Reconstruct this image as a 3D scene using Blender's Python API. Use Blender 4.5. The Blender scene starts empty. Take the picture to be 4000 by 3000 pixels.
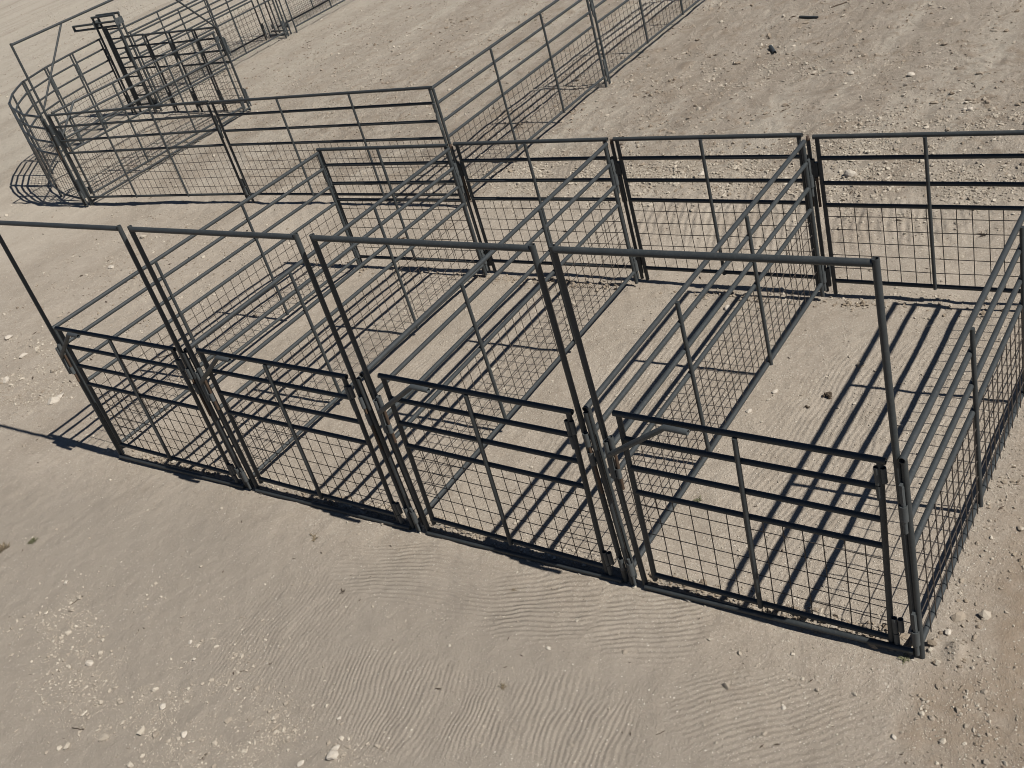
import bpy, math, random
import numpy as np
from mathutils import Matrix, Vector

random.seed(7)
rng = np.random.default_rng(7)
scene = bpy.context.scene
C = scene.collection

# ------------------------------------------------------------------ camera
YAW, PITCH, ROLL = 0.7420, 0.5413, -0.3045
cyw, syw, cp, sp = math.cos(YAW), math.sin(YAW), math.cos(PITCH), math.sin(PITCH)
fw = Vector((-syw * cp, cyw * cp, -sp))
r0 = Vector((cyw, syw, 0))
u0 = r0.cross(fw)
cr, sr = math.cos(ROLL), math.sin(ROLL)
rt, up = cr * r0 + sr * u0, -sr * r0 + cr * u0
cam_data = bpy.data.cameras.new('camera')
cam = bpy.data.objects.new('camera', cam_data)
C.objects.link(cam)
M = Matrix((rt, up, -fw)).transposed().to_4x4()
M.translation = Vector((1.3956, -3.790, 4.4515))
cam.matrix_world = M
cam_data.sensor_width = 36.0
cam_data.lens = 38.59
cam_data.clip_start = 0.05
cam_data.clip_end = 2000
scene.camera = cam

# ------------------------------------------------------------------ sky and sun
SUN_DIR = Vector((-1.10, 0.0, -1.25)).normalized()      # direction the light travels
ELEV = math.asin(-SUN_DIR.z)
world = bpy.data.worlds.new('World')
scene.world = world
world.use_nodes = True
wn = world.node_tree
wn.nodes.clear()
sky = wn.nodes.new('ShaderNodeTexSky')
sky.sky_type = 'NISHITA'
sky.sun_disc = False
sky.sun_elevation = ELEV
sky.sun_rotation = math.radians(90)
sky.altitude = 600
sky.air_density = 0.55
sky.dust_density = 0.1
bg = wn.nodes.new('ShaderNodeBackground')
bg.inputs['Strength'].default_value = 0.05
wo = wn.nodes.new('ShaderNodeOutputWorld')
wn.links.new(sky.outputs[0], bg.inputs[0])
wn.links.new(bg.outputs[0], wo.inputs[0])
sd = bpy.data.lights.new('sun', 'SUN')
sd.energy = 5.0
sd.angle = math.radians(0.53)
sd.color = (1.0, 0.955, 0.89)
sun = bpy.data.objects.new('sun', sd)
C.objects.link(sun)
sun.rotation_euler = SUN_DIR.to_track_quat('-Z', 'Y').to_euler()
sun.location = (10, 0, 12)
scene.view_settings.view_transform = 'Standard'
scene.view_settings.look = 'None'
scene.view_settings.exposure = 0.24
scene.view_settings.gamma = 1.0
scene.view_settings.use_curve_mapping = False
scene.cycles.filter_width = 1.0


# ------------------------------------------------------------------ node helpers
class NT:
    def __init__(self, name):
        self.m = bpy.data.materials.new(name)
        self.m.use_nodes = True
        self.t = self.m.node_tree
        self.t.nodes.clear()
        self.out = self.t.nodes.new('ShaderNodeOutputMaterial')
        self.b = self.t.nodes.new('ShaderNodeBsdfPrincipled')
        self.l(self.b.outputs[0], self.out.inputs[0])

    def n(self, k, **kw):
        nd = self.t.nodes.new(k)
        for a, v in kw.items():
            setattr(nd, a, v)
        return nd

    def l(self, a, b):
        self.t.links.new(a, b)

    def setin(self, sock, v):
        if isinstance(v, bpy.types.NodeSocket):
            self.l(v, sock)
        else:
            sock.default_value = v

    def math(self, op, a, b=0.0, c=0.0, clamp=False):
        nd = self.n('ShaderNodeMath', operation=op, use_clamp=clamp)
        for i, v in enumerate((a, b, c)):
            self.setin(nd.inputs[i], v)
        return nd.outputs[0]

    def noise(self, vec, scale, detail=4.0, rough=0.55, dist=0.0):
        nd = self.n('ShaderNodeTexNoise')
        self.l(vec, nd.inputs['Vector'])
        nd.inputs['Scale'].default_value = scale
        nd.inputs['Detail'].default_value = detail
        nd.inputs['Roughness'].default_value = rough
        nd.inputs['Distortion'].default_value = dist
        return nd

    def ramp(self, v, lo, hi, a=0.0, b=1.0):
        nd = self.n('ShaderNodeMapRange', interpolation_type='SMOOTHSTEP')
        self.setin(nd.inputs[0], v)
        for i, x in enumerate((lo, hi, a, b)):
            nd.inputs[i + 1].default_value = x
        return nd.outputs[0]

    def mix(self, f, a, b, blend='MIX'):
        nd = self.n('ShaderNodeMix', data_type='RGBA', blend_type=blend)
        self.setin(nd.inputs[0], f)
        for i, v in ((6, a), (7, b)):
            if isinstance(v, tuple):
                nd.inputs[i].default_value = (*v, 1.0)
            else:
                self.l(v, nd.inputs[i])
        return nd.outputs[2]


def pipe_material(name, base, rust_amount):
    k = NT(name)
    co = k.n('ShaderNodeTexCoord').outputs['Object']
    oi = k.n('ShaderNodeObjectInfo').outputs['Random']
    n1 = k.noise(co, 9.0, 5, 0.6)
    n2 = k.noise(co, 70.0, 3, 0.6)
    tint = k.mix(k.ramp(n1.outputs[0], 0.3, 0.75), base, tuple(c * 1.35 for c in base))
    dust = k.mix(k.math('MULTIPLY', k.ramp(n2.outputs[0], 0.5, 0.8), 0.22), tint, (0.13, 0.12, 0.10))
    rust = k.mix(k.math('MULTIPLY', k.ramp(n1.outputs[0], 0.60, 0.74), rust_amount), dust, (0.075, 0.042, 0.026))
    var = k.mix(k.math('MULTIPLY', oi, 0.35), rust, (0.028, 0.031, 0.033))
    k.l(var, k.b.inputs['Base Color'])
    k.l(k.ramp(n2.outputs[0], 0.2, 0.8, 0.42, 0.62), k.b.inputs['Roughness'])
    k.b.inputs['Specular IOR Level'].default_value = 0.4
    bp = k.n('ShaderNodeBump')
    bp.inputs['Distance'].default_value = 0.0006
    bp.inputs['Strength'].default_value = 0.6
    k.l(n2.outputs[0], bp.inputs['Height'])
    k.l(bp.outputs[0], k.b.inputs['Normal'])
    return k.m


def plain(name, a, b, scale, rough=0.8):
    k = NT(name)
    co = k.n('ShaderNodeTexCoord').outputs['Object']
    n1 = k.noise(co, scale, 5, 0.6)
    k.l(k.mix(n1.outputs[0], a, b), k.b.inputs['Base Color'])
    k.b.inputs['Roughness'].default_value = rough
    return k.m


M_PIPE = pipe_material('painted_pipe', (0.031, 0.036, 0.038), 0.10)
M_SLEEVE = pipe_material('painted_fitting', (0.060, 0.067, 0.069), 0.15)
M_RUST = plain('rusty_steel', (0.028, 0.020, 0.015), (0.095, 0.058, 0.034), 40, 0.75)
M_WIRE = plain('weld_wire', (0.030, 0.027, 0.025), (0.070, 0.055, 0.044), 8, 0.55)
M_STONE = None


# ------------------------------------------------------------------ mesh helpers
class MB:
    """collects shapes, then builds ONE mesh"""
    def __init__(self):
        self.v, self.f, self.s = [], [], []

    def ring(self, c, a, b, r, n):
        i0 = len(self.v)
        for k in range(n):
            t = 2 * math.pi * k / n
            self.v.append(c + a * (r * math.cos(t)) + b * (r * math.sin(t)))
        return i0

    def band(self, i, j, n, smooth=True, flip=False):
        for k in range(n):
            q = [i + k, i + (k + 1) % n, j + (k + 1) % n, j + k]
            self.f.append(q[::-1] if flip else q)
            self.s.append(smooth)

    def tube(self, pts, r, n=12, hollow=True, caps=True):
        pts = [Vector(p) for p in pts]
        rings = []
        d0 = (pts[1] - pts[0]).normalized()
        ref = Vector((0, 0, 1)) if abs(d0.z) < 0.9 else Vector((0, 1, 0))
        a = d0.cross(ref).normalized()
        fr = []
        for i, p in enumerate(pts):
            if i == 0:
                d = d0
            elif i == len(pts) - 1:
                d = (pts[i] - pts[i - 1]).normalized()
            else:
                d = ((pts[i] - pts[i - 1]).normalized() + (pts[i + 1] - pts[i]).normalized()).normalized()
            a = (a - d * a.dot(d)).normalized()
            b = d.cross(a)
            fr.append((p, d, a.copy(), b))
            rings.append(self.ring(p, a, b, r, n))
        for i in range(len(rings) - 1):
            self.band(rings[i], rings[i + 1], n)
        if not caps:
            return self
        for (p, d, aa, b), sgn in ((fr[0], 1), (fr[-1], -1)):
            o = self.ring(p, aa, b, r, n)
            if hollow:
                q = self.ring(p, aa, b, r * 0.76, n)
                self.band(o, q, n, False, sgn < 0) if False else self.band(q, o, n, False, sgn < 0)
                q1 = self.ring(p, aa, b, r * 0.76, n)
                q2 = self.ring(p + d * (sgn * 2.2 * r), aa, b, r * 0.76, n)
                self.band(q2, q1, n, True, sgn < 0)
                face = [q2 + k for k in range(n)]
            else:
                face = [o + k for k in range(n)]
            self.f.append(face[::-1] if sgn > 0 else face)
            self.s.append(False)
        return self

    def box(self, c, half, rot=None):
        c = Vector(c)
        i0 = len(self.v)
        for sx in (-1, 1):
            for sy in (-1, 1):
                for sz in (-1, 1):
                    q = Vector((sx * half[0], sy * half[1], sz * half[2]))
                    if rot is not None:
                        q = rot @ q
                    self.v.append(c + q)
        for q in ((0, 1, 3, 2), (4, 6, 7, 5), (0, 4, 5, 1), (2, 3, 7, 6), (0, 2, 6, 4), (1, 5, 7, 3)):
            self.f.append([i0 + k for k in q])
            self.s.append(False)
        return self

    def mesh(self, name, mat):
        me = bpy.data.meshes.new(name)
        me.from_pydata([tuple(p) for p in self.v], [], self.f)
        me.polygons.foreach_set('use_smooth', self.s)
        me.materials.append(mat)
        me.update()
        return me


def link(name, me, parent=None, loc=(0, 0, 0)):
    o = bpy.data.objects.new(name, me)
    C.objects.link(o)
    o.location = loc
    if parent is not None:
        o.parent = parent
    return o


def tag(o, label, cat, group=None):
    o['label'] = label
    o['category'] = cat
    if group:
        o['group'] = group
    return o


def root(name, p0, p1=None, label='', cat='', group=None):
    o = bpy.data.objects.new(name, None)
    C.objects.link(o)
    o.empty_display_size = 0.1
    p0 = Vector(p0)
    o.location = p0
    if p1 is not None:
        d = Vector(p1) - p0
        yaw = math.atan2(d.y, d.x)
        pit = math.atan2(d.z, math.hypot(d.x, d.y))
        o.rotation_euler = (0, -pit, yaw)
    return tag(o, label, cat, group)


CACHE = {}


def pipe_mesh(axis, length, r, hollow=False, mat=None, n=12):
    mat = mat or M_PIPE
    key = (axis, round(length, 3), round(r, 4), hollow, mat.name, n)
    if key not in CACHE:
        e = {'x': (length, 0, 0), 'y': (0, length, 0), 'z': (0, 0, length)}[axis]
        CACHE[key] = MB().tube([(0, 0, 0), e], r, n, hollow).mesh('pipe', mat)
    return CACHE[key]


def pipe(name, parent, axis, start, length, r, hollow=False, mat=None, n=12):
    return link(name, pipe_mesh(axis, length, r, hollow, mat, n), parent, start)


def path_pipe(name, parent, pts, r, hollow=False, mat=None, n=12):
    return link(name, MB().tube(pts, r, n, hollow).mesh('bent_pipe', mat or M_PIPE), parent)


PR = 0.0160       # pipe radius of panels and gates
WR = 0.0033       # wire radius
RAILS = (0.870, 0.715, 0.575)    # rail heights as a share of the panel height
BOTTOM = 0.064


def wire_mesh_object(L, H, parent, seed, yo=0.014):
    rd = random.Random(seed)
    mb = MB()
    zt, zb = H * RAILS[2], H * BOTTOM
    nv = max(3, int(round(L / 0.1016)))
    jit = lambda s: rd.uniform(-s, s)
    for i in range(1, nv):
        x = L * i / nv + jit(0.006)
        mb.tube([(x + jit(.004), yo + jit(.002), zb - 0.020), (x + jit(.004), yo + jit(.003), zb + (zt - zb) * .5),
                 (x, yo, zt + 0.004)], WR, 4, False, False)
    for j in range(1, 6):
        z = zb + (zt - zb) * j / 6.0 + jit(0.006)
        seg = max(3, int(L / 0.35))
        mb.tube([(0.006 + (L - 0.012) * s / seg, yo + 0.004 + jit(.0025), z + jit(.0045)) for s in range(seg + 1)],
                WR, 4, False, False)
    return link('wire_mesh', mb.mesh('wire_mesh', M_WIRE), parent)


def pin_and_sleeve(parent, x, y, z, s=1):
    """drop pin welded on one panel, sleeve of the neighbour around it"""
    key = ('pin',)
    if key not in CACHE:
        mb = MB()
        mb.tube([(0, 0, 0.15), (0, 0, -0.125)], 0.0115, 10, False)
        mb.box((0, 0, 0.118), (0.017, 0.007, 0.05))
        CACHE[key] = mb.mesh('pin', M_SLEEVE)
        CACHE[('slv',)] = MB().tube([(0, 0, -0.045), (0, 0, 0.045)], 0.0195, 12, True).mesh('sleeve', M_SLEEVE)
    link('pin', CACHE[key], parent, (x, y, z))
    link('sleeve', CACHE[('slv',)], parent, (x, y, z - 0.005))


def fence_panel(p0, p1, H, mids, label, group, name='fence_panel', cat='fence panel', posts_down=0.06, zpost=0.0, wire_y=0.014, bottom=BOTTOM):
    p0, p1 = Vector(p0), Vector(p1)
    L = (p1 - p0).length
    t = root(name, p0, p1, label, cat, group)
    pipe('top_rail', t, 'x', (-0.028, 0, H), L + 0.056, PR * 1.06, True)
    for q in RAILS:
        o_ = pipe('rail', t, 'x', (0.004, 0, H * q + random.gauss(0, 0.002)), L - 0.008, PR)
        o_.rotation_euler = (0, random.gauss(0, 0.0016), random.gauss(0, 0.0012))
    pipe('bottom_rail', t, 'x', (0.004, 0, H * bottom), L - 0.008, PR)
    for x in (0, L):
        pipe('post', t, 'z', (x, 0, zpost - posts_down), H - PR * 0.4 + posts_down - zpost, PR)
    for m in mids:
        pipe('upright', t, 'z', (L * m, -PR * 1.15, H * bottom - 0.012), H * (1 - bottom) + 0.004, PR * 0.86)
    wire_mesh_object(L, H, t, int(abs(p0.x * 131 + p0.y * 71) * 10), wire_y)
    return t, L


# ------------------------------------------------------------------ ground
def hash2(ix, iy, seed):
    h = (ix.astype(np.int64) * 374761393 + iy.astype(np.int64) * 668265263 + seed * 2147483647) & 0x7fffffff
    h = ((h ^ (h >> 13)) * 1274126177) & 0x7fffffff
    return ((h ^ (h >> 16)) & 0xffff) / 65535.0


def vnoise(x, y, seed):
    ix, iy = np.floor(x), np.floor(y)
    fx, fy = x - ix, y - iy
    fx, fy = fx * fx * (3 - 2 * fx), fy * fy * (3 - 2 * fy)
    a, b = hash2(ix, iy, seed), hash2(ix + 1, iy, seed)
    c, d = hash2(ix, iy + 1, seed), hash2(ix + 1, iy + 1, seed)
    return (a * (1 - fx) + b * fx) * (1 - fy) + (c * (1 - fx) + d * fx) * fy - 0.5


def ground_h(x, y):
    h = 0.030 * vnoise(x * 0.5, y * 0.5, 1) + 0.016 * vnoise(x * 1.7, y * 1.7, 2)
    h += 0.010 * vnoise(x * 6, y * 6, 3) + 0.006 * vnoise(x * 17, y * 17, 4) + 0.0035 * vnoise(x * 37, y * 37, 5)
    rough = 1 / (1 + np.exp(-(y - 4.5) * 2))
    h += rough * (0.020 * vnoise(x * 3.1, y * 3.1, 6) + 0.020 * vnoise(x * 8.3, y * 8.3, 7) + 0.012 * vnoise(x * 15, y * 15, 10))
    # low ridges of loose dirt along the front and back rows and along the far fences
    inrow = (x > -6.9) & (x < 0.2)
    for yy, amp, w in ((0.080, 0.040, 0.045), (3.20, 0.014, 0.09)):
        h += np.where(inrow, amp * np.exp(-((y - yy) / w) ** 2) * (0.5 + 1.5 * np.clip(vnoise(x * 5, y * 5, 8) + .2, 0, 1)
                                                                 + 0.8 * vnoise(x * 19, y * 19, 9)), 0)
    h -= 0.034 / (1 + np.exp(-(y - 2.9) * 7))
    return h - 0.012


def axis_coords(lo, hi, step, grow, far):
    mid = list(np.arange(lo, hi + 1e-6, step))
    a, s = [], step
    v = lo
    while v > -far:
        s *= grow
        v -= s
        a.append(v)
    b, s = [], step
    v = hi
    while v < far:
        s *= grow
        v += s
        b.append(v)
    return np.array(a[::-1] + mid + b)


xs = axis_coords(-10.0, 1.2, 0.019, 1.03, 400)
ys = axis_coords(-2.7, 6.2, 0.019, 1.03, 400)
X, Y = np.meshgrid(xs, ys)
Z = ground_h(X, Y)
nx, ny = len(xs), len(ys)
co = np.stack([X, Y, Z], -1).reshape(-1, 3)
idx = np.arange(nx * ny).reshape(ny, nx)
quads = np.stack([idx[:-1, :-1], idx[:-1, 1:], idx[1:, 1:], idx[1:, :-1]], -1).reshape(-1, 4)


def fast_mesh(name, co, faces, mat, smooth=True):
    me = bpy.data.meshes.new(name)
    nf, k = faces.shape
    me.vertices.add(len(co))
    me.vertices.foreach_set('co', co.astype(np.float32).ravel())
    me.loops.add(nf * k)
    me.loops.foreach_set('vertex_index', faces.astype(np.int32).ravel())
    me.polygons.add(nf)
    me.polygons.foreach_set('loop_start', (np.arange(nf) * k).astype(np.int32))
    me.polygons.foreach_set('loop_total', np.full(nf, k, np.int32))
    me.polygons.foreach_set('use_smooth', np.full(nf, smooth))
    me.materials.append(mat)
    me.update()
    me.validate()
    return me


def ground_material():
    k = NT('dry_caliche_dirt')
    P = k.n('ShaderNodeNewGeometry').outputs['Position']
    sx = k.n('ShaderNodeSeparateXYZ')
    k.l(P, sx.inputs[0])
    px, py = sx.outputs[0], sx.outputs[1]
    big = k.noise(P, 0.30, 4, 0.55).outputs[0]
    mid = k.noise(P, 1.6, 6, 0.62, 0.4).outputs[0]
    med = k.noise(P, 9.0, 6, 0.65).outputs[0]
    fine = k.noise(P, 60.0, 4, 0.7).outputs[0]
    grain = k.noise(P, 240.0, 2, 0.6).outputs[0]
    c = k.mix(k.ramp(big, 0.35, 0.65), G_A, G_B)
    c = k.mix(k.ramp(mid, 0.35, 0.72), c, G_C)
    mp = k.n('ShaderNodeMapping')
    k.l(P, mp.inputs['Vector'])
    mp.inputs['Rotation'].default_value = (0, 0, R_(-8))
    mp.inputs['Scale'].default_value = (1.5, 0.16, 1.0)
    streak = k.noise(mp.outputs[0], 1.0, 6, 0.62, 0.3).outputs[0]
    far = k.ramp(py, 3.0, 6.5)
    c = k.mix(k.math('MULTIPLY', k.ramp(streak, 0.46, 0.66), k.math('MULTIPLY_ADD', far, 0.55, 0.12)), c, G_E)
    c = k.mix(k.math('MULTIPLY', k.ramp(streak, 0.50, 0.34), k.math('MULTIPLY_ADD', far, 0.45, 0.15)), c, G_D)
    c = k.mix(k.math('MULTIPLY', k.ramp(med, 0.50, 0.72), 0.45), c, G_D)
    c = k.mix(k.math('MULTIPLY', k.ramp(fine, 0.52, 0.74), 0.55), c, G_PALE)
    c = k.mix(k.math('MULTIPLY', k.ramp(fine, 0.46, 0.28), 0.45), c, G_DARK)
    c = k.mix(k.math('MULTIPLY', k.ramp(grain, 0.56, 0.70), 0.40), c, G_PALE)
    edge = k.math('MULTIPLY_ADD', k.math('SUBTRACT', mid, 0.5), 1.2, px)
    c = k.mix(k.math('MULTIPLY', k.ramp(edge, 0.02, 0.35), k.ramp(med, 0.25, 0.65, 0.35, 0.9)), c, G_F)
    scuff = k.noise(P, 3.4, 8, 0.72, 0.6).outputs[0]
    farz = k.ramp(py, 4.2, 6.2)
    c = k.mix(k.math('MULTIPLY', k.ramp(scuff, 0.50, 0.66), k.math('MULTIPLY_ADD', farz, 0.55, 0.12)), c, G_F)
    c = k.mix(k.math('MULTIPLY', k.ramp(scuff, 0.46, 0.34), k.math('MULTIPLY_ADD', farz, 0.35, 0.10)), c, G_E)
    road = k.ramp(k.math('MULTIPLY_ADD', k.math('SUBTRACT', big, 0.5), 6.0, px), -9.0, -19.0)
    c = k.mix(k.math('MULTIPLY', road, k.ramp(streak, 0.25, 0.60, 0.35, 0.95)), c, G_E)
    edge2 = k.math('MULTIPLY_ADD', k.math('SUBTRACT', big, 0.5), 3.0, py)
    c = k.mix(k.math('MULTIPLY', k.ramp(edge2, 0.1, -0.9), 0.72), c, G_G)
    # tiny embedded stones
    vor = k.n('ShaderNodeTexVoronoi')
    k.l(P, vor.inputs['Vector'])
    vor.inputs['Scale'].default_value = 55.0
    sep = k.n('ShaderNodeSeparateColor')
    k.l(vor.outputs['Color'], sep.inputs[0])
    dens = k.noise(P, 0.9, 3, 0.6).outputs[0]
    thr = k.ramp(dens, 0.35, 0.7, 0.93, 0.62)
    pick = k.math('GREATER_THAN', sep.outputs[0], thr)
    rad = k.math('MULTIPLY_ADD', sep.outputs[1], 0.28, 0.12)
    dome = k.math('SUBTRACT', 1.0, k.math('DIVIDE', vor.outputs['Distance'], rad), clamp=True)
    stone = k.math('MULTIPLY', pick, k.math('POWER', dome, 0.5))
    stonemask = k.math('MULTIPLY', pick, k.ramp(dome, 0.0, 0.15))
    c = k.mix(k.math('MULTIPLY', stonemask, 0.8), c, k.mix(sep.outputs[2], G_PALE, G_A))
    vor2 = k.n('ShaderNodeTexVoronoi')
    k.l(P, vor2.inputs['Vector'])
    vor2.inputs['Scale'].default_value = 120.0
    sep2 = k.n('ShaderNodeSeparateColor')
    k.l(vor2.outputs['Color'], sep2.inputs[0])
    pick2 = k.math('GREATER_THAN', sep2.outputs[0], k.ramp(dens, 0.3, 0.7, 0.86, 0.66))
    dome2 = k.math('SUBTRACT', 1.0, k.math('DIVIDE', vor2.outputs['Distance'], 0.33), clamp=True)
    s2 = k.math('MULTIPLY', pick2, k.math('POWER', dome2, 0.6))
    c = k.mix(k.math('MULTIPLY', k.math('MULTIPLY', pick2, k.ramp(dome2, 0.0, 0.2)), 0.6), c,
              k.mix(sep2.outputs[1], G_PALE, G_D))
    # ripples left by the drag rake: patches of fine ridges
    wv = k.noise(P, 1.1, 3, 0.5).outputs['Color']
    wv2 = k.noise(P, 9.0, 2, 0.5).outputs[0]
    warp = k.n('ShaderNodeSeparateColor')
    k.l(wv, warp.inputs[0])
    wx = k.math('MULTIPLY_ADD', k.math('SUBTRACT', warp.outputs[0], 0.5), 0.28, px)
    wy = k.math('MULTIPLY_ADD', k.math('SUBTRACT', warp.outputs[1], 0.5), 0.28, py)
    brk = k.ramp(k.noise(P, 2.2, 3, 0.6).outputs[0], 0.28, 0.48)
    total = None
    for cx, cy, rx, ry, ang, lam, amp in RIPPLES:
        dx = k.math('DIVIDE', k.math('SUBTRACT', wx, cx), rx)
        dy = k.math('DIVIDE', k.math('SUBTRACT', wy, cy), ry)
        r2 = k.math('ADD', k.math('MULTIPLY', dx, dx), k.math('MULTIPLY', dy, dy))
        mask = k.ramp(r2, 1.25, 0.25)
        kx, ky = 2 * math.pi * math.cos(ang) / lam, 2 * math.pi * math.sin(ang) / lam
        ph = k.math('ADD', k.math('MULTIPLY_ADD', wx, kx, k.math('MULTIPLY', wy, ky)), k.math('MULTIPLY', wv2, 2.2))
        sn = k.math('SINE', ph)
        h = k.math('MULTIPLY', k.math('MULTIPLY', sn, amp), mask)
        total = h if total is None else k.math('ADD', total, h)
    total = k.math('MULTIPLY', total, brk)
    k.l(c, k.b.inputs['Base Color'])
    k.b.inputs['Roughness'].default_value = 0.95
    k.b.inputs['Specular IOR Level'].default_value = 0.15
    h = k.math('MULTIPLY', med, k.math('MULTIPLY_ADD', k.ramp(py, 3.5, 6.5), 0.030, 0.014))
    h = k.math('MULTIPLY_ADD', fine, k.math('MULTIPLY_ADD', farz, 0.010, 0.0075), h)
    h = k.math('MULTIPLY_ADD', scuff, k.math('MULTIPLY_ADD', farz, 0.055, 0.006), h)
    h = k.math('MULTIPLY_ADD', grain, 0.0024, h)
    h = k.math('MULTIPLY_ADD', stone, 0.0050, h)
    h = k.math('MULTIPLY_ADD', s2, 0.0025, h)
    h = k.math('ADD', h, total)
    bp = k.n('ShaderNodeBump')
    bp.inputs['Distance'].default_value = 1.0
    bp.inputs['Strength'].default_value = 1.0
    k.l(h, bp.inputs['Height'])
    k.l(bp.outputs[0], k.b.inputs['Normal'])
    return k.m


G_A = (0.318, 0.272, 0.219)
G_B = (0.280, 0.238, 0.190)
G_C = (0.345, 0.298, 0.243)
G_D = (0.225, 0.185, 0.143)
G_PALE = (0.60, 0.55, 0.47)
G_DARK = (0.135, 0.110, 0.085)
G_E = (0.43, 0.385, 0.318)
G_F = (0.245, 0.192, 0.140)
G_G = (0.262, 0.230, 0.190)
R_ = math.radians
RIPPLES = [  # centre, radii, wave direction, wavelength, height
    (-3.05, -0.38, 0.70, 0.30, R_(103), 0.036, 0.0036),
    (-2.10, -0.32, 0.50, 0.30, R_(108), 0.037, 0.0040),
    (-1.45, -0.24, 0.42, 0.34, R_(118), 0.036, 0.0034),
    (-2.45, -1.22, 0.80, 0.38, R_(16), 0.030, 0.0015),
    (-1.50, -1.05, 0.50, 0.34, R_(12), 0.033, 0.0015),
    (-0.50, -0.62, 0.70, 0.32, R_(128), 0.036, 0.0016),
    (-3.60, -1.05, 0.50, 0.60, R_(10), 0.034, 0.0009),
    (-2.45, 1.70, 0.60, 1.30, R_(4), 0.042, 0.0015),
    (-0.85, 1.55, 0.70, 1.40, R_(-4), 0.042, 0.0017),
    (-4.10, 1.50, 0.70, 1.40, R_(5), 0.045, 0.0012),
    (-2.60, 4.55, 1.90, 0.65, R_(18), 0.075, 0.0042),
    (-5.80, 5.60, 1.20, 0.60, R_(25), 0.070, 0.0022),
    (-9.30, 5.60, 1.20, 0.70, R_(60), 0.080, 0.0022),
    (-2.90, 7.60, 0.80, 0.35, R_(120), 0.120, 0.0050),
    (-1.90, 8.10, 0.70, 0.35, R_(60), 0.120, 0.0050),
]
M_GROUND = ground_material()
ground = link('ground', fast_mesh('ground', co, quads, M_GROUND))
ground['kind'] = 'structure'


# ------------------------------------------------------------------ gravel
def stone_material(name, a, b, c2):
    k = NT(name)
    g = k.n('ShaderNodeNewGeometry')
    n1 = k.noise(g.outputs['Position'], 60, 4, 0.6).outputs[0]
    isl = g.outputs['Random Per Island']
    c = k.mix(isl, a, b)
    c = k.mix(k.math('MULTIPLY', k.ramp(n1, 0.4, 0.75), 0.6), c, c2)
    k.l(c, k.b.inputs['Base Color'])
    k.b.inputs['Roughness'].default_value = 0.92
    k.b.inputs['Specular IOR Level'].default_value = 0.2
    bp = k.n('ShaderNodeBump')
    bp.inputs['Distance'].default_value = 0.004
    k.l(n1, bp.inputs['Height'])
    k.l(bp.outputs[0], k.b.inputs['Normal'])
    return k.m


M_GRAVEL = stone_material('pale_gravel', (0.25, 0.213, 0.169), (0.44, 0.395, 0.325), (0.34, 0.295, 0.235))
M_STONE = stone_material('limestone', (0.38, 0.34, 0.285), (0.50, 0.455, 0.39), (0.33, 0.285, 0.23))

PHI = (1 + 5 ** 0.5) / 2
ICO_V = np.array([(-1, PHI, 0), (1, PHI, 0), (-1, -PHI, 0), (1, -PHI, 0), (0, -1, PHI), (0, 1, PHI), (0, -1, -PHI),
                  (0, 1, -PHI), (PHI, 0, -1), (PHI, 0, 1), (-PHI, 0, -1), (-PHI, 0, 1)], float) / math.sqrt(1 + PHI * PHI)
ICO_F = np.array([(0, 11, 5), (0, 5, 1), (0, 1, 7), (0, 7, 10), (0, 10, 11), (1, 5, 9), (5, 11, 4), (11, 10, 2), (10, 7, 6),
                  (7, 1, 8), (3, 9, 4), (3, 4, 2), (3, 2, 6), (3, 6, 8), (3, 8, 9), (4, 9, 5), (2, 4, 11), (6, 2, 10),
                  (8, 6, 7), (9, 8, 1)])
OCT_V = np.array([(1, 0, 0), (-1, 0, 0), (0, 1, 0), (0, -1, 0), (0, 0, 1), (0, 0, -1)], float)
OCT_F = np.array([(0, 2, 4), (2, 1, 4), (1, 3, 4), (3, 0, 4), (2, 0, 5), (1, 2, 5), (3, 1, 5), (0, 3, 5)])


def scatter(xy, size, BV, BF):
    n = len(xy)
    v = BV[None] * (1 + rng.uniform(-0.36, 0.36, (n, len(BV), 1)))
    sc = np.stack([rng.uniform(0.8, 1.35, n), rng.uniform(0.65, 1.0, n), rng.uniform(0.45, 0.8, n)], -1)
    v = v * sc[:, None, :] * size[:, None, None]
    a = rng.uniform(0, 2 * np.pi, n)
    tilt = rng.normal(0, 0.35, n)
    ct, st = np.cos(tilt)[:, None], np.sin(tilt)[:, None]
    y, z = v[..., 1] * ct - v[..., 2] * st, v[..., 1] * st + v[..., 2] * ct
    ca, sa = np.cos(a)[:, None], np.sin(a)[:, None]
    x2, y2 = v[..., 0] * ca - y * sa, v[..., 0] * sa + y * ca
    gz = ground_h(xy[:, 0], xy[:, 1])
    out = np.stack([x2 + xy[:, :1], y2 + xy[:, 1:], z + (gz + size * 0.22)[:, None]], -1).reshape(-1, 3)
    fc = (BF[None] + (np.arange(n) * len(BV))[:, None, None]).reshape(-1, 3)
    return out, fc


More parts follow.
